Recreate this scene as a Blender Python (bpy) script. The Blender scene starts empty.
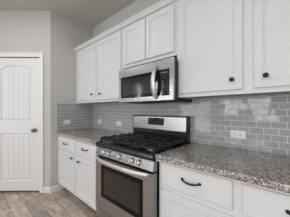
import bpy, bmesh, math, random
from mathutils import Vector, Matrix
random.seed(7)
S = bpy.context.scene
C = S.collection
PI = math.pi

# ------------------------------------------------------------------ camera
cd = bpy.data.cameras.new('camera')
cam = bpy.data.objects.new('camera', cd)
C.objects.link(cam)
cam.location = (2.6707, -1.6584, 1.2484)
cam.rotation_euler = (PI / 2, 0, 0.76323)
cd.sensor_width = 36.0
cd.lens = 36.0 * 165.93 / 290
cd.shift_x = (145 - 135.43) / 290
cd.shift_y = (110.25 - 108.5) / 290
cd.clip_start = 0.02
S.camera = cam

# ------------------------------------------------------------------ world, light, exposure
w = bpy.data.worlds.new('overcast_sky')
S.world = w
w.use_nodes = True
bg = w.node_tree.nodes['Background']
bg.inputs[0].default_value = (0.78, 0.86, 1.0, 1)
bg.inputs[1].default_value = 0.8
S.view_settings.view_transform = 'Standard'
S.view_settings.look = 'None'
S.view_settings.exposure = -0.84
S.view_settings.gamma = 1.0
S.view_settings.use_curve_mapping = False
S.cycles.diffuse_bounces = 6
S.cycles.max_bounces = 14
S.cycles.use_adaptive_sampling = False
S.cycles.caustics_reflective = False
S.cycles.caustics_refractive = False

H = 2.756          # ceiling height
YB = -4.5          # wall behind the camera
XL, XR = -2.6, 5.0
RL = 0.7307        # length of the short pantry return wall
DA = 0.7948        # direction of the diagonal pantry wall
DT = Vector((-math.sin(DA), -math.cos(DA), 0))
DN = Vector((math.cos(DA), -math.sin(DA), 0))
DLEN = 1.34
DEND = Vector((0, -RL, 0)) + DT * DLEN


def area(name, loc, rot, sx, sy, power, col=(1, 1, 1)):
    l = bpy.data.lights.new(name, 'AREA')
    l.shape = 'RECTANGLE'
    l.size, l.size_y = sx, sy
    l.energy = power
    l.color = col
    o = bpy.data.objects.new(name, l)
    o.location = loc
    o.rotation_euler = rot
    C.objects.link(o)
    return o


# area lamps behind unseen openings; the window pair is inferred, the rest are added
WIN = [(-2.46, -2.14, 1.50, 2.42), (-1.50, -1.00, 1.70, 2.42), (-0.75, 0.50, 0.04, 2.12), (0.90, 1.48, 1.02, 2.10), (1.62, 2.22, 1.02, 2.10), (2.95, 4.75, 0.04, 2.15)]  # mostly added openings, out of view, placed for light and reflections
area('added_narrow_window_light', (-2.30, YB - 0.22, 1.96), (PI / 2, 0, 0), 0.32, 0.92, 44, (0.96, 0.98, 1.0))  # added window lamp for a bright streak on the microwave steel
area('added_high_window_light', (-1.25, YB - 0.22, 2.06), (PI / 2, 0, 0), 0.50, 0.72, 36, (0.96, 0.98, 1.0))  # added window lamp, aimed at a streak on the backguard
area('added_glass_door_fill', (-0.125, YB - 0.22, 1.08), (PI / 2, 0, 0), 1.25, 2.05, 46, (0.96, 0.98, 1.0))  # added door lamp that brightens the left and low areas
area('daylight_window', (1.19, YB - 0.22, 1.56), (PI / 2, 0, 0), 0.58, 1.08, 22, (1.0, 0.95, 0.90))
area('daylight_window', (1.92, YB - 0.22, 1.56), (PI / 2, 0, 0), 0.60, 1.08, 24, (1.0, 0.95, 0.90))
area('added_patio_door_fill', (3.85, YB - 0.22, 1.05), (PI / 2, 0, 0), 1.8, 2.1, 150, (0.95, 0.98, 1.0))  # added door lamp that gives the cabinets more low light
ADDED_CANS = [(0.55, -1.5), (1.9, -2.1), (0.75, -3.3), (2.4, -3.3), (-1.2, -3.0), (3.6, -2.1)]  # ceiling lamps added out of view to set the light level
CAN_POWER = 12

# ------------------------------------------------------------------ helpers
def new_mat(name):
    m = bpy.data.materials.new(name)
    m.use_nodes = True
    nt = m.node_tree
    return m, nt, nt.nodes['Principled BSDF']


def N(nt, t, **kw):
    n = nt.nodes.new(t)
    for k, v in kw.items():
        if k.startswith('i_'):
            n.inputs[k[2:].replace('_', ' ')].default_value = v
        else:
            setattr(n, k, v)
    return n


def ramp(nt, stops, interp='LINEAR'):
    r = nt.nodes.new('ShaderNodeValToRGB')
    cr = r.color_ramp
    cr.interpolation = interp
    while len(cr.elements) < len(stops):
        cr.elements.new(0.5)
    for e, (p, c) in zip(cr.elements, stops):
        e.position = p
        e.color = (*c, 1)
    return r


def plain(name, col, rough=0.5, metal=0.0, bump=0.0, bscale=200, spec=0.5, coat=0.0, var=0.03):
    m, nt, b = new_mat(name)
    L = nt.links
    tc = N(nt, 'ShaderNodeTexCoord')
    nz = N(nt, 'ShaderNodeTexNoise')
    nz.inputs['Scale'].default_value = bscale
    nz.inputs['Detail'].default_value = 3
    L.new(tc.outputs['Object'], nz.inputs['Vector'])
    mx = N(nt, 'ShaderNodeMix', data_type='RGBA')
    mx.inputs[6].default_value = (*[c * (1 - var) for c in col], 1)
    mx.inputs[7].default_value = (*[min(1, c * (1 + var)) for c in col], 1)
    L.new(nz.outputs['Fac'], mx.inputs[0])
    L.new(mx.outputs[2], b.inputs['Base Color'])
    b.inputs['Roughness'].default_value = rough
    b.inputs['Metallic'].default_value = metal
    b.inputs['Specular IOR Level'].default_value = spec
    b.inputs['Coat Weight'].default_value = coat
    if bump:
        bp = N(nt, 'ShaderNodeBump')
        bp.inputs['Strength'].default_value = bump
        bp.inputs['Distance'].default_value = 0.002
        L.new(nz.outputs['Fac'], bp.inputs['Height'])
        L.new(bp.outputs['Normal'], b.inputs['Normal'])
    return m


def steel(name, col, rough, stretch=(0.6, 260, 260)):
    m, nt, b = new_mat(name)
    L = nt.links
    tc = N(nt, 'ShaderNodeTexCoord')
    mp = N(nt, 'ShaderNodeMapping')
    mp.inputs['Scale'].default_value = stretch
    nz = N(nt, 'ShaderNodeTexNoise')
    nz.inputs['Scale'].default_value = 3
    nz.inputs['Detail'].default_value = 4
    L.new(tc.outputs['Object'], mp.inputs['Vector'])
    L.new(mp.outputs['Vector'], nz.inputs['Vector'])
    mr = N(nt, 'ShaderNodeMapRange')
    mr.inputs['To Min'].default_value = rough * 0.96
    mr.inputs['To Max'].default_value = rough * 1.04
    L.new(nz.outputs['Fac'], mr.inputs['Value'])
    L.new(mr.outputs['Result'], b.inputs['Roughness'])
    b.inputs['Base Color'].default_value = (*col, 1)
    b.inputs['Metallic'].default_value = 1.0
    tg = N(nt, 'ShaderNodeTangent', direction_type='RADIAL', axis='Z')
    L.new(tg.outputs[0], b.inputs['Tangent'])
    b.inputs['Anisotropic'].default_value = 0.6
    return m


M = {}
M['wall'] = plain('greige_wall_paint', (0.57, 0.562, 0.548), 0.75, bump=0.15, bscale=140, spec=0.3)
M['ceiling'] = plain('ceiling_paint', (0.56, 0.55, 0.53), 0.85, bump=0.25, bscale=90, spec=0.2)
M['white'] = plain('white_cabinet_paint', (0.70, 0.705, 0.715), 0.38, spec=0.4, var=0.01)
M['trimwhite'] = plain('white_trim_paint', (0.80, 0.80, 0.79), 0.4, var=0.01)
M['door'] = plain('white_door_paint', (0.78, 0.785, 0.795), 0.42, var=0.01)
M['cabin'] = plain('unpainted_cabinet_bottom', (0.42, 0.33, 0.24), 0.6)
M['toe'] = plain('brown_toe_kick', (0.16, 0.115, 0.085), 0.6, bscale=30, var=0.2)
M['bronze'] = plain('oil_rubbed_bronze', (0.02, 0.018, 0.017), 0.38, metal=0.6, spec=0.6)
M['pewter'] = plain('dark_nickel', (0.20, 0.19, 0.18), 0.3, metal=1.0)
M['steel'] = steel('brushed_stainless_steel', (0.48, 0.472, 0.47), 0.275)
M['satin'] = plain('satin_nickel_knob', (0.72, 0.71, 0.70), 0.42, metal=0.85)
M['steelv'] = steel('polished_stainless_steel', (0.68, 0.66, 0.65), 0.28)
M['black'] = plain('black_enamel', (0.012, 0.012, 0.013), 0.2, spec=0.5)
M['matte'] = plain('black_painted_steel', (0.014, 0.014, 0.015), 0.45)
M['glass'] = plain('black_glass', (0.010, 0.010, 0.011), 0.06, spec=0.5)
M['border'] = plain('black_glass_border', (0.006, 0.006, 0.006), 0.12, spec=0.2)
M['pane'] = plain('smoked_oven_glass', (0.022, 0.021, 0.018), 0.08, spec=0.55)
M['mesh'] = plain('screened_microwave_glass', (0.025, 0.025, 0.025), 0.10, spec=0.6)
M['iron'] = plain('cast_iron', (0.016, 0.016, 0.018), 0.25, bump=0.15, bscale=300)
M['alu'] = plain('burner_aluminium', (0.35, 0.35, 0.36), 0.4, metal=1.0)
M['plastic'] = plain('white_plastic', (0.83, 0.83, 0.82), 0.3, var=0.005)
M['slot'] = plain('dark_slot', (0.03, 0.03, 0.03), 0.6)
M['mark'] = plain('grey_printed_marks', (0.13, 0.135, 0.15), 0.4)
M['keymark'] = plain('dim_grey_key_marks', (0.12, 0.125, 0.13), 0.4)
M['caulk'] = plain('light_caulk', (0.6, 0.59, 0.57), 0.6)
M['underlay'] = plain('pale_counter_underlay', (0.62, 0.57, 0.51), 0.6)
M['grout'] = plain('light_grout', (0.82, 0.82, 0.81), 0.8, bscale=60)


def tile_mat():
    m, nt, b = new_mat('grey_glass_tile')
    L = nt.links
    at = N(nt, 'ShaderNodeAttribute', attribute_name='tone')
    mx = N(nt, 'ShaderNodeMix', data_type='RGBA')
    mx.inputs[6].default_value = (0.375, 0.382, 0.392, 1)
    mx.inputs[7].default_value = (0.42, 0.427, 0.435, 1)
    L.new(at.outputs['Fac'], mx.inputs[0])
    L.new(mx.outputs[2], b.inputs['Base Color'])
    b.inputs['Roughness'].default_value = 0.06
    b.inputs['IOR'].default_value = 1.55
    tc = N(nt, 'ShaderNodeTexCoord')
    nz = N(nt, 'ShaderNodeTexNoise')
    nz.inputs['Scale'].default_value = 30
    L.new(tc.outputs['Object'], nz.inputs['Vector'])
    bp = N(nt, 'ShaderNodeBump')
    bp.inputs['Strength'].default_value = 0.08
    bp.inputs['Distance'].default_value = 0.002
    L.new(nz.outputs['Fac'], bp.inputs['Height'])
    L.new(bp.outputs['Normal'], b.inputs['Normal'])
    return m


M['tile'] = tile_mat()


def granite_mat():
    m, nt, b = new_mat('speckled_granite')
    L = nt.links
    tc = N(nt, 'ShaderNodeTexCoord')
    nz = N(nt, 'ShaderNodeTexNoise')
    nz.inputs['Scale'].default_value = 60
    nz.inputs['Detail'].default_value = 3
    L.new(tc.outputs['Object'], nz.inputs['Vector'])
    add = N(nt, 'ShaderNodeVectorMath', operation='MULTIPLY_ADD')
    add.inputs[1].default_value = (0.012, 0.012, 0.012)
    L.new(nz.outputs['Color'], add.inputs[0])
    L.new(tc.outputs['Object'], add.inputs[2])
    v1 = N(nt, 'ShaderNodeTexVoronoi')
    v1.inputs['Scale'].default_value = 145
    L.new(add.outputs[0], v1.inputs['Vector'])
    s1 = N(nt, 'ShaderNodeSeparateColor')
    L.new(v1.outputs['Color'], s1.inputs[0])
    r1 = ramp(nt, [(0.0, (0.014, 0.013, 0.013)), (0.17, (0.20, 0.175, 0.16)), (0.36, (0.42, 0.385, 0.355)),
                   (0.55, (0.52, 0.495, 0.465)), (0.72, (0.08, 0.073, 0.068)), (0.82, (0.78, 0.76, 0.72)),
                   (0.95, (0.17, 0.12, 0.095))], 'CONSTANT')
    L.new(s1.outputs[0], r1.inputs[0])
    v2 = N(nt, 'ShaderNodeTexVoronoi')
    v2.inputs['Scale'].default_value = 320
    L.new(add.outputs[0], v2.inputs['Vector'])
    s2 = N(nt, 'ShaderNodeSeparateColor')
    L.new(v2.outputs['Color'], s2.inputs[0])
    r2 = ramp(nt, [(0.0, (0.03, 0.028, 0.028)), (0.22, (0.22, 0.195, 0.175)), (0.6, (0.36, 0.335, 0.31)),
                   (0.88, (0.62, 0.59, 0.56))], 'CONSTANT')
    L.new(s2.outputs[1], r2.inputs[0])
    mx = N(nt, 'ShaderNodeMix', data_type='RGBA')
    mx.inputs[0].default_value = 0.3
    L.new(r1.outputs[0], mx.inputs[6])
    L.new(r2.outputs[0], mx.inputs[7])
    L.new(mx.outputs[2], b.inputs['Base Color'])
    b.inputs['Roughness'].default_value = 0.17
    b.inputs['Specular IOR Level'].default_value = 0.65
    return m


M['granite'] = granite_mat()


def floor_mat():
    m, nt, b = new_mat('wood_look_floor_planks')
    L = nt.links
    tc = N(nt, 'ShaderNodeTexCoord')
    br = N(nt, 'ShaderNodeTexBrick', offset=0.37, offset_frequency=2)
    br.inputs['Color1'].default_value = (0, 0, 0, 1)
    br.inputs['Color2'].default_value = (1, 1, 1, 1)
    br.inputs['Mortar'].default_value = (0.5, 0.5, 0.5, 1)
    br.inputs['Scale'].default_value = 1
    br.inputs['Mortar Size'].default_value = 0.0025
    br.inputs['Brick Width'].default_value = 0.92
    br.inputs['Row Height'].default_value = 0.155
    L.new(tc.outputs['Object'], br.inputs['Vector'])
    # every plank gets its own piece of grain
    sh = N(nt, 'ShaderNodeVectorMath', operation='MULTIPLY_ADD')
    sh.inputs[1].default_value = (7.0, 3.0, 5.0)
    L.new(br.outputs['Color'], sh.inputs[0])
    L.new(tc.outputs['Object'], sh.inputs[2])
    mp = N(nt, 'ShaderNodeMapping')
    mp.inputs['Scale'].default_value = (2.2, 7.5, 1)
    L.new(sh.outputs[0], mp.inputs['Vector'])
    n1 = N(nt, 'ShaderNodeTexNoise')
    n1.inputs['Scale'].default_value = 1.6
    n1.inputs['Detail'].default_value = 7
    n1.inputs['Roughness'].default_value = 0.74
    n1.inputs['Distortion'].default_value = 0.5
    L.new(mp.outputs['Vector'], n1.inputs['Vector'])
    r = ramp(nt, [(0.28, (0.18, 0.13, 0.102)), (0.42, (0.35, 0.275, 0.23)), (0.52, (0.50, 0.415, 0.36)), (0.70, (0.67, 0.59, 0.53))])
    L.new(n1.outputs['Fac'], r.inputs[0])
    tone = N(nt, 'ShaderNodeMapRange')
    tone.inputs['To Min'].default_value = 0.78
    tone.inputs['To Max'].default_value = 1.15
    L.new(br.outputs['Color'], tone.inputs['Value'])
    mul = N(nt, 'ShaderNodeVectorMath', operation='SCALE')
    L.new(r.outputs[0], mul.inputs[0])
    L.new(tone.outputs['Result'], mul.inputs['Scale'])
    mx = N(nt, 'ShaderNodeMix', data_type='RGBA')
    mx.inputs[7].default_value = (0.24, 0.205, 0.18, 1)
    L.new(br.outputs['Fac'], mx.inputs[0])
    L.new(mul.outputs[0], mx.inputs[6])
    L.new(mx.outputs[2], b.inputs['Base Color'])
    b.inputs['Roughness'].default_value = 0.45
    bp = N(nt, 'ShaderNodeBump')
    bp.inputs['Strength'].default_value = 0.2
    bp.inputs['Distance'].default_value = 0.002
    L.new(n1.outputs['Fac'], bp.inputs['Height'])
    L.new(bp.outputs['Normal'], b.inputs['Normal'])
    return m


M['floor'] = floor_mat()


def window_glass():
    m, nt, b = new_mat('window_glass')
    L = nt.links
    tr = N(nt, 'ShaderNodeBsdfTransparent')
    gl = N(nt, 'ShaderNodeBsdfGlossy')
    gl.inputs['Roughness'].default_value = 0.02
    ms = N(nt, 'ShaderNodeMixShader')
    ms.inputs[0].default_value = 0.08
    L.new(tr.outputs[0], ms.inputs[1])
    L.new(gl.outputs[0], ms.inputs[2])
    L.new(ms.outputs[0], nt.nodes['Material Output'].inputs['Surface'])
    return m


M['wglass'] = window_glass()
m, nt, b = new_mat('added_lamp_lens')  # glowing lens of the added ceiling lamps
b.inputs['Emission Color'].default_value = (1, 0.95, 0.88, 1)
b.inputs['Emission Strength'].default_value = 6
M['lens'] = m


def box(bm, x0, x1, y0, y1, z0, z1, bev=0.0, seg=2, mi=0):
    mat = Matrix.Translation(((x0 + x1) / 2, (y0 + y1) / 2, (z0 + z1) / 2)) @ Matrix.Diagonal((abs(x1 - x0), abs(y1 - y0), abs(z1 - z0), 1))
    r = bmesh.ops.create_cube(bm, size=1, matrix=mat)
    vs = r['verts']
    fs = {f for v in vs for f in v.link_faces}
    if bev:
        es = list({e for v in vs for e in v.link_edges})
        rr = bmesh.ops.bevel(bm, geom=es, offset=bev, segments=seg, profile=0.5, affect='EDGES')
        fs |= set(rr['faces'])
    if mi:
        for f in fs:
            if f.is_valid:
                f.material_index = mi
    return vs


def rbox(bm, centre, dims, rz=0, rx=0, ry=0, bev=0):
    mat = Matrix.Translation(centre) @ Matrix.Rotation(rz, 4, 'Z') @ Matrix.Rotation(rx, 4, 'X') @ Matrix.Rotation(ry, 4, 'Y') @ Matrix.Diagonal((*dims, 1))
    vs = bmesh.ops.create_cube(bm, size=1, matrix=mat)['verts']
    if bev:
        bmesh.ops.bevel(bm, geom=list({e for v in vs for e in v.link_edges}), offset=bev, segments=2, profile=0.5, affect='EDGES')


def prism(bm, poly, axis, a0, a1):
    """closed 2D profile poly extruded along an axis; poly coordinates are the two other axes in x,y,z order"""
    def P(p, a):
        return {'x': (a, p[0], p[1]), 'y': (p[0], a, p[1]), 'z': (p[0], p[1], a)}[axis]
    A = [bm.verts.new(P(p, a0)) for p in poly]
    B = [bm.verts.new(P(p, a1)) for p in poly]
    n = len(poly)
    fs = [bm.faces.new(A), bm.faces.new(B[::-1])]
    for i in range(n):
        fs.append(bm.faces.new((A[i], B[i], B[(i + 1) % n], A[(i + 1) % n])))
    bmesh.ops.recalc_face_normals(bm, faces=fs)


def lathe(bm, prof, origin, axis, seg=20):
    """prof: (radius, height along axis)"""
    ax = Vector(axis).normalized()
    q = Vector((0, 0, 1)).rotation_difference(ax)
    rings = []
    o = Vector(origin)
    for r, h in prof:
        if r < 1e-6:
            rings.append([bm.verts.new(o + q @ Vector((0, 0, h)))])
        else:
            rings.append([bm.verts.new(o + q @ Vector((r * math.cos(2 * PI * k / seg), r * math.sin(2 * PI * k / seg), h))) for k in range(seg)])
    fs = []
    for a, b2 in zip(rings, rings[1:]):
        for k in range(seg):
            k2 = (k + 1) % seg
            if len(a) == 1 and len(b2) == 1:
                continue
            if len(a) == 1:
                fs.append(bm.faces.new((a[0], b2[k], b2[k2])))
            elif len(b2) == 1:
                fs.append(bm.faces.new((a[k], b2[0], a[k2])))
            else:
                fs.append(bm.faces.new((a[k], b2[k], b2[k2], a[k2])))
    for end in (rings[0], rings[-1]):
        if len(end) > 1:
            fs.append(bm.faces.new(end))
    for f in fs:
        f.smooth = True
    bmesh.ops.recalc_face_normals(bm, faces=fs)


def tube(bm, pts, ra, rb=None, up=(0, 0, 1), seg=12, scale=None):
    """swept elliptical tube; ra along the side direction, rb along up"""
    rb = rb or ra
    pts = [Vector(p) for p in pts]
    rings = []
    for i, p in enumerate(pts):
        t = (pts[min(i + 1, len(pts) - 1)] - pts[max(i - 1, 0)]).normalized()
        u = Vector(up)
        sd = t.cross(u).normalized()
        u = sd.cross(t).normalized()
        s = scale[i] if scale else 1
        rings.append([bm.verts.new(p + (sd * ra * math.cos(2 * PI * k / seg) + u * rb * math.sin(2 * PI * k / seg)) * s) for k in range(seg)])
    fs = []
    for a, b2 in zip(rings, rings[1:]):
        for k in range(seg):
            fs.append(bm.faces.new((a[k], b2[k], b2[(k + 1) % seg], a[(k + 1) % seg])))
    fs += [bm.faces.new(rings[0]), bm.faces.new(rings[-1])]
    for f in fs:
        f.smooth = True
    bmesh.ops.recalc_face_normals(bm, faces=fs)


def B():
    return bmesh.new()


ORG = {}


def obj(name, bm, mats, parent=None, local=False, label=None, kind=None):
    if not isinstance(mats, (list, tuple)):
        mats = [mats]
    org = ORG.get(parent.name, Vector((0, 0, 0))) if parent else Vector((0, 0, 0))
    if not local and org.length:
        bmesh.ops.translate(bm, verts=bm.verts, vec=-org)
    me = bpy.data.meshes.new(name)
    bm.to_mesh(me)
    bm.free()
    for k in mats:
        me.materials.append(M[k])
    o = bpy.data.objects.new(name, me)
    C.objects.link(o)
    if parent:
        o.parent = parent
        ORG[o.name] = org
    if label:
        o['label'] = label
    if kind:
        o['kind'] = kind
    return o


def thing(name, label, cat, loc=(0, 0, 0), group=None, kind=None, rz=0):
    o = bpy.data.objects.new(name, None)
    o.empty_display_size = 0.1
    C.objects.link(o)
    o.location = loc
    o.rotation_euler = (0, 0, rz)
    if label:
        o['label'] = label
    if cat:
        o['category'] = cat
    if group:
        o['group'] = group
    if kind:
        o['kind'] = kind
    ORG[o.name] = Vector(loc)
    return o


def tag(o, label, cat, group=None):
    o['label'] = label
    o['category'] = cat
    if group:
        o['group'] = group
    return o


# ------------------------------------------------------------------ room shell
bm = B(); box(bm, XL - .15, XR + .15, YB - .15, .15, -.12, 0)
obj('floor', bm, 'floor', kind='structure')
bm = B(); box(bm, XL - .15, XR + .15, YB - .15, .15, H, H + .12)
obj('ceiling', bm, 'ceiling', kind='structure')
bm = B(); box(bm, XL - .12, XR + .12, 0, .12, 0, H)
obj('wall_back', bm, 'wall', kind='structure')
bm = B(); box(bm, -.1, 0, -RL, 0, 0, H)
obj('wall_return', bm, 'wall', kind='structure')
bm = B()
box(bm, XL - .12, XL, YB, 0, 0, H)
obj('wall_left', bm, 'wall', kind='structure')
bm = B(); box(bm, XR, XR + .12, YB, 0, 0, H)
obj('wall_right', bm, 'wall', kind='structure')
bm = B(); box(bm, XL, DEND.x, DEND.y, DEND.y + .1, 0, H)
obj('wall_pantry', bm, 'wall', kind='structure')
# unseen wall behind the camera; most openings added for light and reflections
bm = B()
xs = XL - .12
for (a, b_, z0, z1) in WIN:
    box(bm, xs, a, YB - .12, YB, 0, H)
    box(bm, a, b_, YB - .12, YB, z1, H)
    box(bm, a, b_, YB - .12, YB, 0, z0)
    xs = b_
box(bm, xs, XR + .12, YB - .12, YB, 0, H)
obj('wall_front', bm, 'wall', kind='structure')
for i, (a, b_, z0, z1) in enumerate(WIN):  # all but the reflected window pair are added for light
    wd = thing('window_%d' % (i + 1), None, None, ((a + b_) / 2, YB, z0), kind='structure')
    bm = B()
    f = .05
    box(bm, a, a + f, YB - .1, YB - .03, z0, z1, .004)
    box(bm, b_ - f, b_, YB - .1, YB - .03, z0, z1, .004)
    box(bm, a + f, b_ - f, YB - .1, YB - .03, z1 - f, z1, .004)
    box(bm, a + f, b_ - f, YB - .1, YB - .03, z0, z0 + f, .004)
    zm = (z0 + z1) / 2
    box(bm, a + f, b_ - f, YB - .09, YB - .04, zm - .02, zm + .02, .003)
    box(bm, (a + b_) / 2 - .012, (a + b_) / 2 + .012, YB - .085, YB - .045, z0 + f, z1 - f, .003)
    obj('window_frame', bm, 'trimwhite', wd)
    bm = B(); box(bm, a + f, b_ - f, YB - .07, YB - .064, z0 + f, z1 - f)
    obj('window_pane', bm, 'wglass', wd)
    if z0 > .3:
        bm = B(); box(bm, a - .04, b_ + .04, YB, YB + .05, z0 - .03, z0, .005)
        obj('window_sill', bm, 'trimwhite', wd)

# diagonal pantry wall, in its own frame: t along the wall, n towards the room
DRZ = math.atan2(DT.y, DT.x)
T0, T1, DZ = .165, .875, 2.05
dw = thing('wall_diagonal', None, None, (0, -RL, 0), kind='structure', rz=DRZ)
bm = B()
box(bm, 0, T0 - .012, -.1, 0, 0, H)
box(bm, T1 + .012, DLEN, -.1, 0, 0, H)
box(bm, T0 - .012, T1 + .012, -.1, 0, DZ + .012, H)
obj('wall_panel', bm, 'wall', dw, local=True)

# door casing
tr = thing('trim_1', None, None, (0, -RL, 0), kind='structure', rz=DRZ)


def casing(bm, a0, a1, n0, pts_z0, pts_z1):
    pass


bm = B()
cw = .056
for (a, sgn) in ((T0 - .004, -1), (T1 + .004, 1)):
    prof = [(a, 0), (a, .010), (a + sgn * .012, .014), (a + sgn * .030, .014), (a + sgn * .046, .020), (a + sgn * cw, .018), (a + sgn * cw, 0)]
    prism(bm, prof, 'z', 0, DZ + .006)
prism(bm, [(0, DZ + .006), (.010, DZ + .006), (.014, DZ + .018), (.014, DZ + .036), (.020, DZ + .052), (.018, DZ + .062 + .006), (0, DZ + .068)], 'x', T0 - .004 - cw, T1 + .004 + cw)
# jamb
box(bm, T0 - .012, T0 - .004, -.1, .002, 0, DZ + .004)
box(bm, T1 + .004, T1 + .012, -.1, .002, 0, DZ + .004)
box(bm, T0 - .012, T1 + .012, -.1, .002, DZ + .004, DZ + .012)
obj('casing', bm, 'trimwhite', tr, local=True)

# the panelled pantry door
dr = thing('door_1', 'white two-panel pantry door with arched top panel and dark knob', None, (0, -RL, 0), kind='structure', rz=DRZ)


def door_panel_relief(bm, x0, x1, z0, zs, rise, n0):
    """sunk panel with a plank pattern; arched top when rise > 0. Returns outline of the hole (counter-clockwise)"""
    K = 24 if rise else 1
    def outline(ins):
        xa, xb = x0 + ins, x1 - ins
        pts = [(xa, z0 + ins), (xb, z0 + ins)]
        if rise:
            for k in range(K + 1):
                u = k / K
                x = xb + (xa - xb) * u
                pts.append((x, zs - ins + rise * (1 - (2 * u - 1) ** 2) ** 0.8))
        else:
            pts += [(xb, zs - ins), (xa, zs - ins)]
        return pts
    return outline


def build_door(bm):
    nf, nb = -.004, -.038     # front face slightly behind the wall face
    zt, zb = DZ - .012, .030
    panels = [(T0 + .122, T1 - .122, 1.075, 1.875, .058), (T0 + .122, T1 - .122, .175, .90, 0)]
    V = lambda x, n, z: bm.verts.new((x, n, z))
    # front skin as columns: stiles, rails, built around the panel holes
    x0, x1 = panels[0][0], panels[0][1]
    def quad(a, b_, c, d):
        return bm.faces.new((V(*a), V(*b_), V(*c), V(*d)))
    quad((T0, nf, zb), (x0, nf, zb), (x0, nf, zt), (T0, nf, zt))
    quad((x1, nf, zb), (T1, nf, zb), (T1, nf, zt), (x1, nf, zt))
    quad((x0, nf, zb), (x1, nf, zb), (x1, nf, .175), (x0, nf, .175))
    quad((x0, nf, .90), (x1, nf, .90), (x1, nf, 1.075), (x0, nf, 1.075))
    ol = door_panel_relief(bm, *panels[0], nf)(0)
    arch = ol[2:]
    for p, q in zip(arch, arch[1:]):
        quad((q[0], nf, q[1]), (p[0], nf, p[1]), (p[0], nf, zt), (q[0], nf, zt))
    for pn in panels:
        out = door_panel_relief(bm, *pn, nf)
        levels = [(0, nf), (.012, nf - .016), (.024, nf - .016), (.042, nf - .004)]
        rings = [[V(x, n, z) for x, z in out(i)] for i, n in levels]
        for a, b_ in zip(rings, rings[1:]):
            k = len(a)
            for i in range(k):
                bm.faces.new((a[i], a[(i + 1) % k], b_[(i + 1) % k], b_[i]))
        # plank field: strips separated by shallow grooves
        ins = .042
        nn = nf - .004
        xa, xb = pn[0] + ins, pn[1] - ins
        zbot, ztop = pn[2] + ins, pn[3] - ins
        rise = pn[4]
        def zt_at(x):
            u = (xb - x) / (xb - xa)
            return ztop + (rise * max(0, 1 - (2 * u - 1) ** 2) ** 0.8 if rise else 0)
        NP = 5
        g = .0035
        xsamp = []
        for i in range(NP):
            a = xa + (xb - xa) * i / NP
            b_ = xa + (xb - xa) * (i + 1) / NP
            aa = a + (g if i else 0)
            bb = b_ - (g if i < NP - 1 else 0)
            for j in range(7):
                xsamp.append((aa + (bb - aa) * j / 6, nn))
            if i < NP - 1:
                xsamp.append((b_, nn - .005))
        for (xp, np_), (xq, nq) in zip(xsamp, xsamp[1:]):
            quad((xp, np_, zbot), (xq, nq, zbot), (xq, nq, zt_at(xq)), (xp, np_, zt_at(xp)))
    # edges and back
    quad((T0, nf, zb), (T0, nf, zt), (T0, nb, zt), (T0, nb, zb))
    quad((T1, nf, zb), (T1, nb, zb), (T1, nb, zt), (T1, nf, zt))
    quad((T0, nf, zt), (T1, nf, zt), (T1, nb, zt), (T0, nb, zt))
    quad((T0, nf, zb), (T0, nb, zb), (T1, nb, zb), (T1, nf, zb))
    quad((T0, nb, zb), (T0, nb, zt), (T1, nb, zt), (T1, nb, zb))
    bmesh.ops.remove_doubles(bm, verts=bm.verts, dist=1e-5)
    bmesh.ops.recalc_face_normals(bm, faces=bm.faces)


bm = B(); build_door(bm)
leaf = obj('door_leaf', bm, 'door', dr, local=True)
bm = B()
lathe(bm, [(.0, .0), (.031, .0), (.032, .004), (.028, .009), (.012, .012), (.010, .030), (.018, .036), (.027, .046), (.028, .056), (.022, .064), (.0, .067)], (T0 + .070, -.004, .945), (0, 1, 0), 22)
obj('knob', bm, 'pewter', leaf, local=True, label='dark metal door knob')

# baseboards
bprof = lambda s, o: [(o, 0), (o + s * .014, 0), (o + s * .014, .064), (o + s * .010, .074), (o + s * .006, .085), (o, .085)]
bt = thing('baseboard_diagonal', None, None, (0, -RL, 0), kind='structure', rz=DRZ)
bm = B()
prism(bm, bprof(1, 0), 'x', -.0058, T0 - .061)
prism(bm, bprof(1, 0), 'x', T1 + .062, DLEN)
obj('baseboard_run', bm, 'trimwhite', bt, local=True)
bm = B(); prism(bm, bprof(1, 0), 'y', -RL - .0058, -.531)
obj('baseboard_return', bm, 'trimwhite', kind='structure')
bm = B(); prism(bm, bprof(-1, DEND.y), 'x', XL, DEND.x)
obj('baseboard_pantry', bm, 'trimwhite', kind='structure')
bm = B(); prism(bm, bprof(1, XL), 'y', YB, DEND.y - .015)
obj('baseboard_left', bm, 'trimwhite', kind='structure')
bm = B(); prism(bm, bprof(-1, XR), 'y', YB, 0)
obj('baseboard_right', bm, 'trimwhite', kind='structure')
bm = B(); prism(bm, bprof(-1, 0), 'x', 3.03, XR - .015)
obj('baseboard_back', bm, 'trimwhite', kind='structure')

# ------------------------------------------------------------------ tiled backsplash (one tiled surface on each wall)
CT = .914
PW, PH, GR = .0925, .0497, .0034


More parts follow.
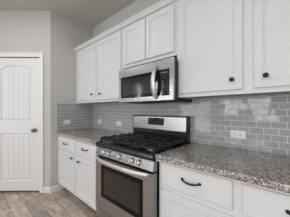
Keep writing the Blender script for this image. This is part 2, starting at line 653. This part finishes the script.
def tiles(axis, a0, a1, z0, z1, phase_a, phase_z):
    """axis 'x': on the wall y = 0 facing -y;  axis 'y': on the wall x = 0 facing +x"""
    bm = B()
    lay = bm.faces.layers.float.new('tone')
    d0, d1, d2 = 0.0, .005, .008
    def P(a, d, z):
        return (a, -d, z) if axis == 'x' else (d, a, z)
    def quad(pts, mi, tone):
        f = bm.faces.new([bm.verts.new(P(*p)) for p in pts])
        f.material_index = mi
        f[lay] = tone
        return f
    fs = [quad([(a0, d1, z0), (a1, d1, z0), (a1, d1, z1), (a0, d1, z1)], 0, 0),
          quad([(a0, d1, z1), (a1, d1, z1), (a1, d0, z1), (a0, d0, z1)], 0, 0),
          quad([(a0, d1, z0), (a0, d0, z0), (a0, d0, z1), (a0, d1, z1)], 0, 0),
          quad([(a1, d1, z0), (a1, d1, z1), (a1, d0, z1), (a1, d0, z0)], 0, 0)]
    k0 = math.floor((z0 - phase_z) / PH) - 1
    k1 = math.ceil((z1 - phase_z) / PH) + 1
    for k in range(k0, k1):
        zb, zt = phase_z + k * PH + GR / 2, phase_z + (k + 1) * PH - GR / 2
        zb, zt = max(zb, z0 + .001), min(zt, z1 - .001)
        if zt - zb < .004:
            continue
        off = phase_a + (PW / 2 if k % 2 else 0)
        j0 = math.floor((a0 - off) / PW) - 1
        j1 = math.ceil((a1 - off) / PW) + 1
        for j in range(j0, j1):
            xa, xb = off + j * PW + GR / 2, off + (j + 1) * PW - GR / 2
            xa, xb = max(xa, a0 + .001), min(xb, a1 - .001)
            if xb - xa < .004:
                continue
            tone = random.random()
            e = .0012
            t1, t2 = random.gauss(0, .0004), random.gauss(0, .00025)
            c = [(xa, d1, zb), (xb, d1, zb), (xb, d1, zt), (xa, d1, zt)]
            top = [(xa + e, d2 - t1 - t2, zb + e), (xb - e, d2 + t1 - t2, zb + e), (xb - e, d2 + t1 + t2, zt - e), (xa + e, d2 - t1 + t2, zt - e)]
            quad(top, 1, tone)
            for i in range(4):
                i2 = (i + 1) % 4
                quad([c[i], c[i2], top[i2], top[i]], 1, tone)
    if axis == 'y':
        pass
    bmesh.ops.remove_doubles(bm, verts=bm.verts, dist=1e-6)
    bmesh.ops.recalc_face_normals(bm, faces=bm.faces)
    return bm


o = obj('backsplash', tiles('x', .0085, 3.0, CT + .001, 1.388, 2.542, 1.007), ['grout', 'tile'], kind='structure')
tag(o, 'grey glass tile backsplash on the long wall behind the stove', 'backsplash')
o = obj('backsplash', tiles('y', -.645, -.0005, CT + .001, 1.362, -.02, 1.007), ['grout', 'tile'], kind='structure')
tag(o, 'short grey tile backsplash on the side wall beside the pantry door', 'backsplash')

# ------------------------------------------------------------------ cabinet building blocks
def panel_front(bm, x0, x1, z0, z1, yf, th=.019, stile=.047, relief=True):
    """overlay front facing -y: framed sunk panel with a stepped moulding"""
    rects = [(0, yf + th), (0, yf + .003), (.003, yf)]
    if relief:
        rects += [(stile, yf), (stile + .003, yf + .006), (stile + .013, yf + .007), (stile + .017, yf + .012)]
    else:
        rects += [(.010, yf), (.014, yf - .0008)]
    rings = []
    for ins, y in rects:
        a, b_, c, d = x0 + ins, x1 - ins, z0 + ins, z1 - ins
        rings.append([bm.verts.new(p) for p in ((a, y, c), (b_, y, c), (b_, y, d), (a, y, d))])
    fs = [bm.faces.new(rings[0][::-1]), bm.faces.new(rings[-1])]
    for a, b_ in zip(rings, rings[1:]):
        for i in range(4):
            fs.append(bm.faces.new((a[i], a[(i + 1) % 4], b_[(i + 1) % 4], b_[i])))
    bmesh.ops.recalc_face_normals(bm, faces=fs)


def knob_bm(x, y, z):
    bm = B()
    lathe(bm, [(0, 0), (.009, 0), (.008, .003), (.0055, .007), (.006, .013), (.0125, .018), (.0155, .022), (.0155, .026), (.011, .030), (0, .0315)], (x, y, z), (0, -1, 0), 20)
    return bm


def pull_bm(x, y, z, half=.060):
    """arched drawer pull with round feet"""
    bm = B()
    pts, sc = [], []
    for k in range(17):
        u = -1 + k / 8
        pts.append((x + half * u, y - .010 - .020 * (1 - u * u) ** .7, z - .008 * (1 - u * u)))
        sc.append(1.0 + .35 * (1 - u * u))
    tube(bm, pts, .0042, .0048, seg=10, scale=sc)
    for s in (-1, 1):
        lathe(bm, [(0, 0), (.0095, 0), (.0095, .003), (.007, .006), (.0062, .014), (0, .016)], (x + s * half, y, z), (0, -1, 0), 14)
    return bm


def wall_cabinet(label, x0, x1, z0, z1, doors, rail=.0, yb=-.003, yfr=-.316):
    t = thing('wall_cabinet', label, 'cabinet', ((x0 + x1) / 2, yb, z0), group='white wall cabinets above the counter')
    bm = B()
    sw = .038
    # box, with a recessed bottom behind the face frame
    box(bm, x0, x0 + .016, yfr + .019, yb, z0, z1)
    box(bm, x1 - .016, x1, yfr + .019, yb, z0, z1)
    box(bm, x0 + .016, x1 - .016, yfr + .019, yb, z1 - .016, z1)
    box(bm, x0 + .016, x1 - .016, yb - .008, yb, z0 + .012, z1 - .016)
    obj('case', bm, 'white', t)
    bm = B()
    box(bm, x0 + .016, x1 - .016, yfr + .019, yb - .008, z0 + .010, z0 + .026)
    obj('bottom_panel', bm, 'cabin', t, label='brown unpainted underside')
    bm = B()
    box(bm, x0, x0 + sw, yfr, yfr + .019, z0, z1, .001)
    box(bm, x1 - sw, x1, yfr, yfr + .019, z0, z1, .001)
    box(bm, x0 + sw, x1 - sw, yfr, yfr + .019, z0, z0 + .045, .001)
    box(bm, x0 + sw, x1 - sw, yfr, yfr + .019, z1 - .06, z1, .001)
    for (a, b_), (c, d) in zip([d_[:2] for d_ in doors], [d_[:2] for d_ in doors][1:]):
        box(bm, b_ - .012, c + .012, yfr, yfr + .019, z0 + .045, z1 - .06)
    # left filler
    if doors[0][0] - x0 > .04:
        box(bm, x0 + sw, doors[0][0] + .012, yfr, yfr + .019, z0 + .045, z1 - .06)
    obj('face_frame', bm, 'white', t)
    for (a, b_, c, d, kx, kz) in doors:
        bm = B(); panel_front(bm, a, b_, c, d, yfr - .0195)
        do = obj('door', bm, 'white', t)
        if kx is not None:
            obj('knob', knob_bm(kx, yfr - .0195, kz), 'bronze', do, label='dark bronze round knob')
    return t


def base_cabinet(label, x0, x1, drawers, doors, yfr=-.600, zt=.875, zb=.112, yb=-.003):
    t = thing('base_cabinet', label, 'cabinet', ((x0 + x1) / 2, yb, 0), group='white base cabinets under the counters')
    bm = B()
    box(bm, x0, x0 + .016, yfr + .019, yb, zb, zt)
    box(bm, x1 - .016, x1, yfr + .019, yb, zb, zt)
    box(bm, x0 + .016, x1 - .016, yfr + .019, yb, zb, zb + .016)
    box(bm, x0 + .016, x1 - .016, yb - .008, yb, zb + .016, zt)
    box(bm, x0 + .016, x1 - .016, yfr + .019, yb - .008, zt - .016, zt)
    obj('case', bm, 'white', t)
    bm = B()
    sw = .038
    box(bm, x0, x0 + sw, yfr, yfr + .019, zb, zt, .001)
    box(bm, x1 - sw, x1, yfr, yfr + .019, zb, zt, .001)
    box(bm, x0 + sw, x1 - sw, yfr, yfr + .019, zt - .045, zt, .001)
    box(bm, x0 + sw, x1 - sw, yfr, yfr + .019, zb, zb + .045, .001)
    box(bm, x0 + sw, x1 - sw, yfr, yfr + .019, doors[0][3] - .012, drawers[0][2] + .012, .001)
    for d_, e_ in zip(doors, doors[1:]):
        box(bm, d_[1] - .012, e_[0] + .012, yfr, yfr + .019, zb + .045, doors[0][3] - .012)
        box(bm, d_[1] - .012, e_[0] + .012, yfr, yfr + .019, drawers[0][2] + .012, zt - .045)
    if x1 - doors[-1][1] > .04:
        box(bm, doors[-1][1] - .012, x1 - sw, yfr, yfr + .019, zb + .045, doors[0][3] - .012)
    if doors[0][0] - x0 > .05:
        box(bm, x0 + sw, doors[0][0] + .012, yfr, yfr + .019, zb + .045, zt - .045)
    obj('face_frame', bm, 'white', t)
    bm = B()
    box(bm, x0 + .006, x1 - .002, -.645, yfr - .0005, .8675, .8758, .001)
    obj('counter_support', bm, 'underlay', t, label='pale support strip under the counter edge')
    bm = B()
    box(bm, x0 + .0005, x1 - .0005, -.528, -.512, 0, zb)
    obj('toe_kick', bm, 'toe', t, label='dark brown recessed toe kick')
    for (a, b_, c, d) in drawers:
        bm = B(); panel_front(bm, a, b_, c, d, yfr - .0195, relief=False)
        do = obj('drawer', bm, 'white', t)
        obj('handle', pull_bm((a + b_) / 2, yfr - .0195, (c + d) / 2 + .008), 'bronze', do, label='dark bronze arched pull')
    for (a, b_, c, d, kx, kz) in doors:
        bm = B(); panel_front(bm, a, b_, c, d, yfr - .0195)
        do = obj('door', bm, 'white', t)
        if kx is not None:
            obj('knob', knob_bm(kx, yfr - .0195, kz), 'bronze', do, label='dark bronze round knob')
    return t


UB, UT = 1.362, 2.235
ZD0, ZD1 = 1.394, 2.212
wall_cabinet('white double-door wall cabinet in the corner, beside the pantry wall', .002, 1.178, UB, UT,
             [(.085, .616, ZD0, ZD1, .531, 1.481), (.633, 1.157, ZD0, ZD1, .735, 1.477)])
wall_cabinet('short white wall cabinet directly above the microwave', 1.180, 1.905, 1.748, UT,
             [(1.203, 1.540, 1.782, ZD1, None, 0), (1.552, 1.884, 1.782, ZD1, None, 0)])
wall_cabinet('tall white wall cabinet beside the microwave, over the long counter', 1.907, 2.992, UB, UT,
             [(1.936, 2.416, ZD0, ZD1, 2.355, 1.464), (2.478, 2.958, ZD0, ZD1, 2.544, 1.466)])

# crown moulding running over all wall cabinets
bm = B()
prism(bm, [(-.003, 2.236), (-.318, 2.236), (-.338, 2.236), (-.341, 2.243), (-.346, 2.246), (-.352, 2.258), (-.362, 2.266), (-.366, 2.270), (-.366, 2.280), (-.003, 2.280)], 'x', .002, 2.998)
o = obj('crown_moulding', bm, 'white')
tag(o, 'white crown moulding running along the tops of the wall cabinets', 'moulding')

base_cabinet('white base cabinet between the pantry wall and the stove', .002, 1.122,
             [(.052, .588, .690, .848), (.606, 1.098, .690, .848)],
             [(.052, .588, .140, .655, .526, .608), (.606, 1.098, .140, .655, .712, .598)], yfr=-.616)
base_cabinet('white base cabinet under the long counter, after the stove', 1.915, 2.992,
             [(1.940, 2.420, .690, .855), (2.470, 2.950, .690, .855)],
             [(1.940, 2.420, .145, .652, 2.350, .60), (2.470, 2.950, .145, .652, 2.54, .60)])


def counter(label, x0, x1):
    bm = B()
    box(bm, x0, x1, -.650, -.0095 if x0 > 1 else -.0095, .8765, CT, .007, 3)
    o = tag(obj('countertop', bm, 'granite'), label, 'countertop', 'speckled granite countertops')
    return o


counter('short granite countertop in the corner, left of the stove', .0095, 1.127)
counter('long granite countertop on the other side of the stove', 1.910, 2.998)

# ------------------------------------------------------------------ gas range
RX0, RX1 = 1.132, 1.904
rg = thing('gas_range', 'stainless steel gas range with black cooktop between the granite counters', 'stove', ((RX0 + RX1) / 2, -.03, 0))
bm = B()
box(bm, RX0, RX1, -.615, -.03, .075, .862, .002)
box(bm, RX0 + .03, RX1 - .03, -.56, -.05, .0, .075)
obj('body', bm, 'matte', rg, label='black side panels of the stove')
# cooktop pan with raised rim
bm = B()
prism(bm, [(-.03, .862), (-.655, .862), (-.668, .868), (-.670, .884), (-.664, .904), (-.652, .912), (-.640, .912), (-.632, .905), (-.125, .905), (-.115, .915), (-.03, .915)], 'x', RX0, RX1)
obj('cooktop', bm, 'black', rg)
# control panel, slightly sloped
bm = B()
prism(bm, [(-.615, .780), (-.666, .780), (-.670, .786), (-.652, .855), (-.648, .861), (-.615, .861)], 'x', RX0, RX1)
cp = obj('control_panel', bm, 'steel', rg)
for kx in (1.288, 1.362, 1.522, 1.684, 1.758):
    bm = B()
    lathe(bm, [(0, 0), (.026, 0), (.026, .004), (.0225, .007), (.022, .026), (.020, .032), (0, .033)], (kx, -.6600, .8225), (0, -1, .22), 20)
    rbox(bm, (kx, -.696, .831), (.010, .020, .041), rx=-.22, bev=.002)
    obj('knob', bm, 'satin', rg, label='stainless burner knob')
# oven door
bm = B()
gx0, gx1, gz0, gz1 = 1.232, 1.806, .362, .694
dz0, dz1 = .226, .764
for (a, b_, c, d) in ((RX0 + .002, gx0, dz0, dz1), (gx1, RX1 - .002, dz0, dz1), (gx0, gx1, gz1, dz1), (gx0, gx1, dz0, gz0)):
    box(bm, a, b_, -.668, -.618, c, d)
bmesh.ops.remove_doubles(bm, verts=bm.verts, dist=1e-5)
od = obj('oven_door', bm, 'steel', rg)
bm = B()
b4 = .042
for (a, b_, c, d) in ((gx0, gx0 + b4, gz0, gz1), (gx1 - b4, gx1, gz0, gz1), (gx0 + b4, gx1 - b4, gz1 - b4, gz1), (gx0 + b4, gx1 - b4, gz0, gz0 + b4)):
    box(bm, a, b_, -.666, -.64, c, d)
obj('window_border', bm, 'border', od, label='black glass border')
bm = B(); box(bm, gx0 + b4, gx1 - b4, -.6645, -.64, gz0 + b4, gz1 - b4)
obj('window_pane', bm, 'pane', od, label='dark see-through oven glass')
bm = B()
pts, sc = [], []
for k in range(25):
    u = -1 + k / 12
    pts.append(((RX0 + RX1) / 2 + .352 * u, -.672 - .050 * (1 - abs(u) ** 3.2), .750 - .004 * (1 - u * u)))
    sc.append(.75 + .25 * (1 - u ** 6))
tube(bm, pts, .0135, .0205, seg=14, scale=sc)
obj('handle', bm, 'satin', od, label='bowed stainless bar handle')
# storage drawer
bm = B()
box(bm, RX0 + .002, RX1 - .002, -.664, -.616, .080, .214, .004)
obj('drawer', bm, 'steel', rg)
# backguard
bm = B()
prism(bm, [(-.03, .915), (-.098, .915), (-.098, .99), (-.086, 1.018), (-.03, 1.018)], 'x', RX0 + .006, RX1 - .006)
obj('vent_riser', bm, 'black', rg)
bm = B()
prism(bm, [(-.03, 1.019), (-.098, 1.019), (-.104, 1.026), (-.104, 1.034), (-.094, 1.172), (-.086, 1.184), (-.03, 1.186)], 'x', RX0 + .010, RX1 - .020)
bg_ = obj('backguard', bm, 'steel', rg)
for xa in (RX1 - .0195, RX0 + .004):
    bm = B()
    prism(bm, [(-.03, 1.018), (-.100, 1.018), (-.106, 1.026), (-.106, 1.034), (-.096, 1.174), (-.086, 1.187), (-.03, 1.189)], 'x', xa, xa + (.0115 if xa > 1.5 else .0055))
    obj('end_cap', bm, 'matte', bg_, label='black backguard end cap')
tl = math.atan2(.010, .138)
bm = B()
rbox(bm, (1.506, -.0998, 1.119), (.222, .006, .082), rx=tl * -1, bev=.001)
dp = obj('display', bm, 'glass', bg_, label='black glass control display')
bm = B()
for rr_, zz in enumerate((1.141, 1.121, 1.100)):
    for i in range(6):
        if rr_ == 0 and i in (2, 3):
            continue
        yy = -.1032 - (zz - 1.119) * math.tan(-tl)
        rbox(bm, (1.420 + i * .034, yy, zz), (.020, .0012, .006), rx=-tl)
obj('display_marks', bm, 'mark', dp, label='small grey key marks')

# burners and grates
ZC = .905
for (bx, by, br_) in ((1.285, -.49, .047), (1.285, -.25, .040), (1.524, -.375, .055), (1.763, -.49, .052), (1.763, -.25, .036)):
    bm = B()
    lathe(bm, [(0, 0), (br_ + .012, 0), (br_ + .008, .007), (br_ - .002, .010), (br_ - .002, .018), (0, .018)], (bx, by, ZC), (0, 0, 1), 24)
    bo = obj('burner', bm, 'alu', rg, label='grey burner base')
    bm = B()
    lathe(bm, [(0, .0185), (br_, .0185), (br_, .024), (br_ - .006, .028), (0, .029)], (bx, by, ZC), (0, 0, 1), 24)
    obj('burner_cap', bm, 'iron', bo, label='black burner cap')


def grate(x0, x1):
    bm = B()
    y0, y1 = -.622, -.135
    zt = .955
    h, wd = .018, .012
    xm = (x0 + x1) / 2
    def bar(xa, ya, xb, yb, z=zt, hh=h, ww=wd):
        L_ = math.hypot(xb - xa, yb - ya)
        rbox(bm, ((xa + xb) / 2, (ya + yb) / 2, z - hh / 2), (L_ + ww * .6, ww, hh), rz=math.atan2(yb - ya, xb - xa), bev=.003)
    bar(x0 + .006, y0, x1 - .006, y0); bar(x0 + .006, y1, x1 - .006, y1)
    bar(x0 + .006, y0, x0 + .006, y1); bar(x1 - .006, y0, x1 - .006, y1)
    bar(x0, -.375, x1, -.375)
    for cy_ in (-.49, -.25):
        for s in (-1, 1):
            bar(xm + s * .030, cy_, xm + s * (x1 - x0) * .49, cy_, zt + .004)
            bar(xm, cy_ + s * .028, xm, cy_ + s * .110, zt + .004)
            for s2 in (-1, 1):
                bar(xm + s * .034, cy_ + s2 * .034, xm + s * .078, cy_ + s2 * .085, zt + .003, ww=.010)
    for xx in (x0 + .010, x1 - .010):
        for yy in (y0, -.375, y1):
            rbox(bm, (xx, yy, (zt + ZC) / 2 - .005), (.016, .018, zt - ZC - .009), bev=.002)
    # raised lugs along the rim
    for yy in (y0, y1):
        for u in (.15, .5, .85):
            rbox(bm, (x0 + (x1 - x0) * u, yy, zt + .003), (.03, .013, .014), bev=.003)
    for xx in (x0 + .006, x1 - .006):
        for u in (.12, .37, .63, .88):
            rbox(bm, (xx, y0 + (y1 - y0) * u, zt + .003), (.013, .03, .014), bev=.003)
    return bm


for a, b_ in ((1.156, 1.396), (1.402, 1.646), (1.652, 1.892)):
    obj('grate', grate(a, b_), 'iron', rg, label='black cast iron grate')

# ------------------------------------------------------------------ over-the-range microwave
MX0, MX1, MZ0, MZ1 = 1.224, 1.931, 1.338, 1.702
YF = -.420
mw = thing('microwave', 'stainless steel microwave hanging over the stove under the short wall cabinet', 'microwave', ((MX0 + MX1) / 2, -.01, MZ0))
bm = B()
# case steps in where the cabinets stand beside it
box(bm, 1.226, 1.902, YF + .024, -.012, MZ0 + .004, 1.696, .002)
box(bm, MX0 + .003, MX1 - .002, YF + .024, -.340, MZ0, MZ1 - .006, .002)
box(bm, 1.82, MX1 - .002, -.330, -.06, MZ0 - .010, MZ0 + .016, .002)
obj('case', bm, 'matte', mw, label='black microwave case')
bm = B()
box(bm, 1.26, 1.88, -.36, -.05, MZ0 - .006, MZ0 + .003, .001)
for k in range(2):
    for i in range(14):
        xx = 1.30 + k * .30 + i * .018
        box(bm, xx, xx + .008, -.30, -.12, MZ0 - .009, MZ0 - .005)
obj('grease_filter', bm, 'slot', mw, label='dark filter panel underneath')
# steel surround (top band, bottom band and end strips), door, control panel
wx0, wx1, wz0, wz1 = 1.258, 1.762, 1.379, 1.612
cx0, cx1 = 1.782, 1.893
bm = B()
for (a, b_, c, d) in ((MX0, MX1, wz1, MZ1), (MX0, MX1, MZ0, wz0), (MX0, wx0, wz0, wz1), (cx1, MX1, wz0, wz1)):
    box(bm, a, b_, YF, YF + .022, c, d)
bmesh.ops.remove_doubles(bm, verts=bm.verts, dist=1e-5)
obj('front_frame', bm, 'steel', mw, label='stainless front frame')
bm = B()
f = .030
for (a, b_, c, d) in ((wx0, wx0 + f, wz0, wz1), (wx1 - f, cx0, wz0, wz1), (wx0 + f, wx1 - f, wz1 - f, wz1), (wx0 + f, wx1 - f, wz0, wz0 + f)):
    box(bm, a, b_, YF + .002, YF + .022, c, d)
md = obj('door', bm, 'glass', mw, label='black glass microwave door')
bm = B(); box(bm, wx0 + f, wx1 - f, YF + .003, YF + .020, wz0 + f, wz1 - f)
obj('window', bm, 'mesh', md, label='grey screened window')
bm = B()
pts, sc = [], []
for k in range(21):
    u = -1 + k / 10
    pts.append((1.752, YF + .001 - .054 * (1 - abs(u) ** 2.4), 1.502 + .146 * u))
    sc.append(.7 + .3 * (1 - u ** 4))
tube(bm, pts, .023, .011, up=(0, 1, 0), seg=14, scale=sc)
obj('handle', bm, 'satin', md, label='curved chrome handle')
bm = B(); box(bm, cx0, cx1, YF + .001, YF + .022, wz0, wz1)
ctl = obj('control_panel', bm, 'glass', mw, label='black glass keypad panel')
bm = B()
box(bm, cx0 + .018, cx1 - .02, YF + .0002, YF + .0015, 1.576, 1.592)
for r_ in range(8):
    for c_ in range(4):
        if random.random() < .12:
            continue
        xx = cx0 + .018 + c_ * .023
        zz = 1.556 - r_ * .0215
        box(bm, xx, xx + .015, YF + .0002, YF + .0015, zz - .0028, zz + .0028)
obj('keypad_marks', bm, 'keymark', ctl, label='rows of small grey key marks')

# ------------------------------------------------------------------ outlets on the backsplash
def outlet(label, p, axis):
    t = thing('wall_outlet', label, 'outlet', p, group='white outlets on the tile backsplash')
    x, y, z = p
    hw, hh = .058, .035
    def bx(bm, a0, a1, d0, d1, z0, z1, bev=0):
        if axis == 'x':
            box(bm, x + a0, x + a1, y - d1, y - d0, z + z0, z + z1, bev)
        else:
            box(bm, x + d0, x + d1, y + a0, y + a1, z + z0, z + z1, bev)
    bm = B(); bx(bm, -hw, hw, 0, .006, -hh, hh, .0025)
    obj('cover_plate', bm, 'plastic', t)
    for s in (-1, 1):
        bm = B(); bx(bm, s * .021 - .014, s * .021 + .014, .0055, .008, -.015, .015, .001)
        r_ = obj('receptacle', bm, 'plastic', t)
        bm = B()
        bx(bm, s * .021 - .006, s * .021 + .003, .0078, .0083, .004, .0062)
        bx(bm, s * .021 - .006, s * .021 + .003, .0078, .0083, -.0062, -.004)
        bx(bm, s * .021 + .006, s * .021 + .010, .0078, .0083, -.002, .002)
        obj('slot', bm, 'slot', r_, label='dark outlet slots')
    return t


outlet('white outlet on the short tiled side wall beside the pantry', (.0082, -.482, 1.057), 'y')
outlet('white outlet on the tile nearest the corner, left of the stove', (.235, -.0082, 1.056), 'x')
outlet('white outlet close to the backguard on the stove\'s left', (.748, -.0082, 1.050), 'x')
outlet('white outlet over the long granite counter right of the stove', (2.319, -.0082, 1.038), 'x')

# ------------------------------------------------------------------ added recessed ceiling lamps, out of view, for the light level
for i, (x, y) in enumerate(ADDED_CANS):
    t = thing('added_ceiling_light', 'round added ceiling light with white trim ring', 'ceiling light', (x, y, H), group='added unseen ceiling lights')
    bm = B()
    lathe(bm, [(.062, -.001), (.088, -.001), (.086, -.006), (.066, -.010), (.060, -.004)], (x, y, H), (0, 0, 1), 28)
    obj('trim_ring', bm, 'trimwhite', t)
    bm = B()
    lathe(bm, [(0, -.001), (.0615, -.001), (.0615, -.003), (0, -.003)], (x, y, H), (0, 0, 1), 28)
    obj('lens', bm, 'lens', t)
    l = bpy.data.lights.new('added_can_light', 'AREA')
    l.shape = 'DISK'
    l.size = .12
    l.energy = CAN_POWER
    l.color = (1, .98, .95)
    lo = bpy.data.objects.new('added_can_light', l)
    C.objects.link(lo)
    lo.location = (0, 0, -.014)
    lo.parent = t
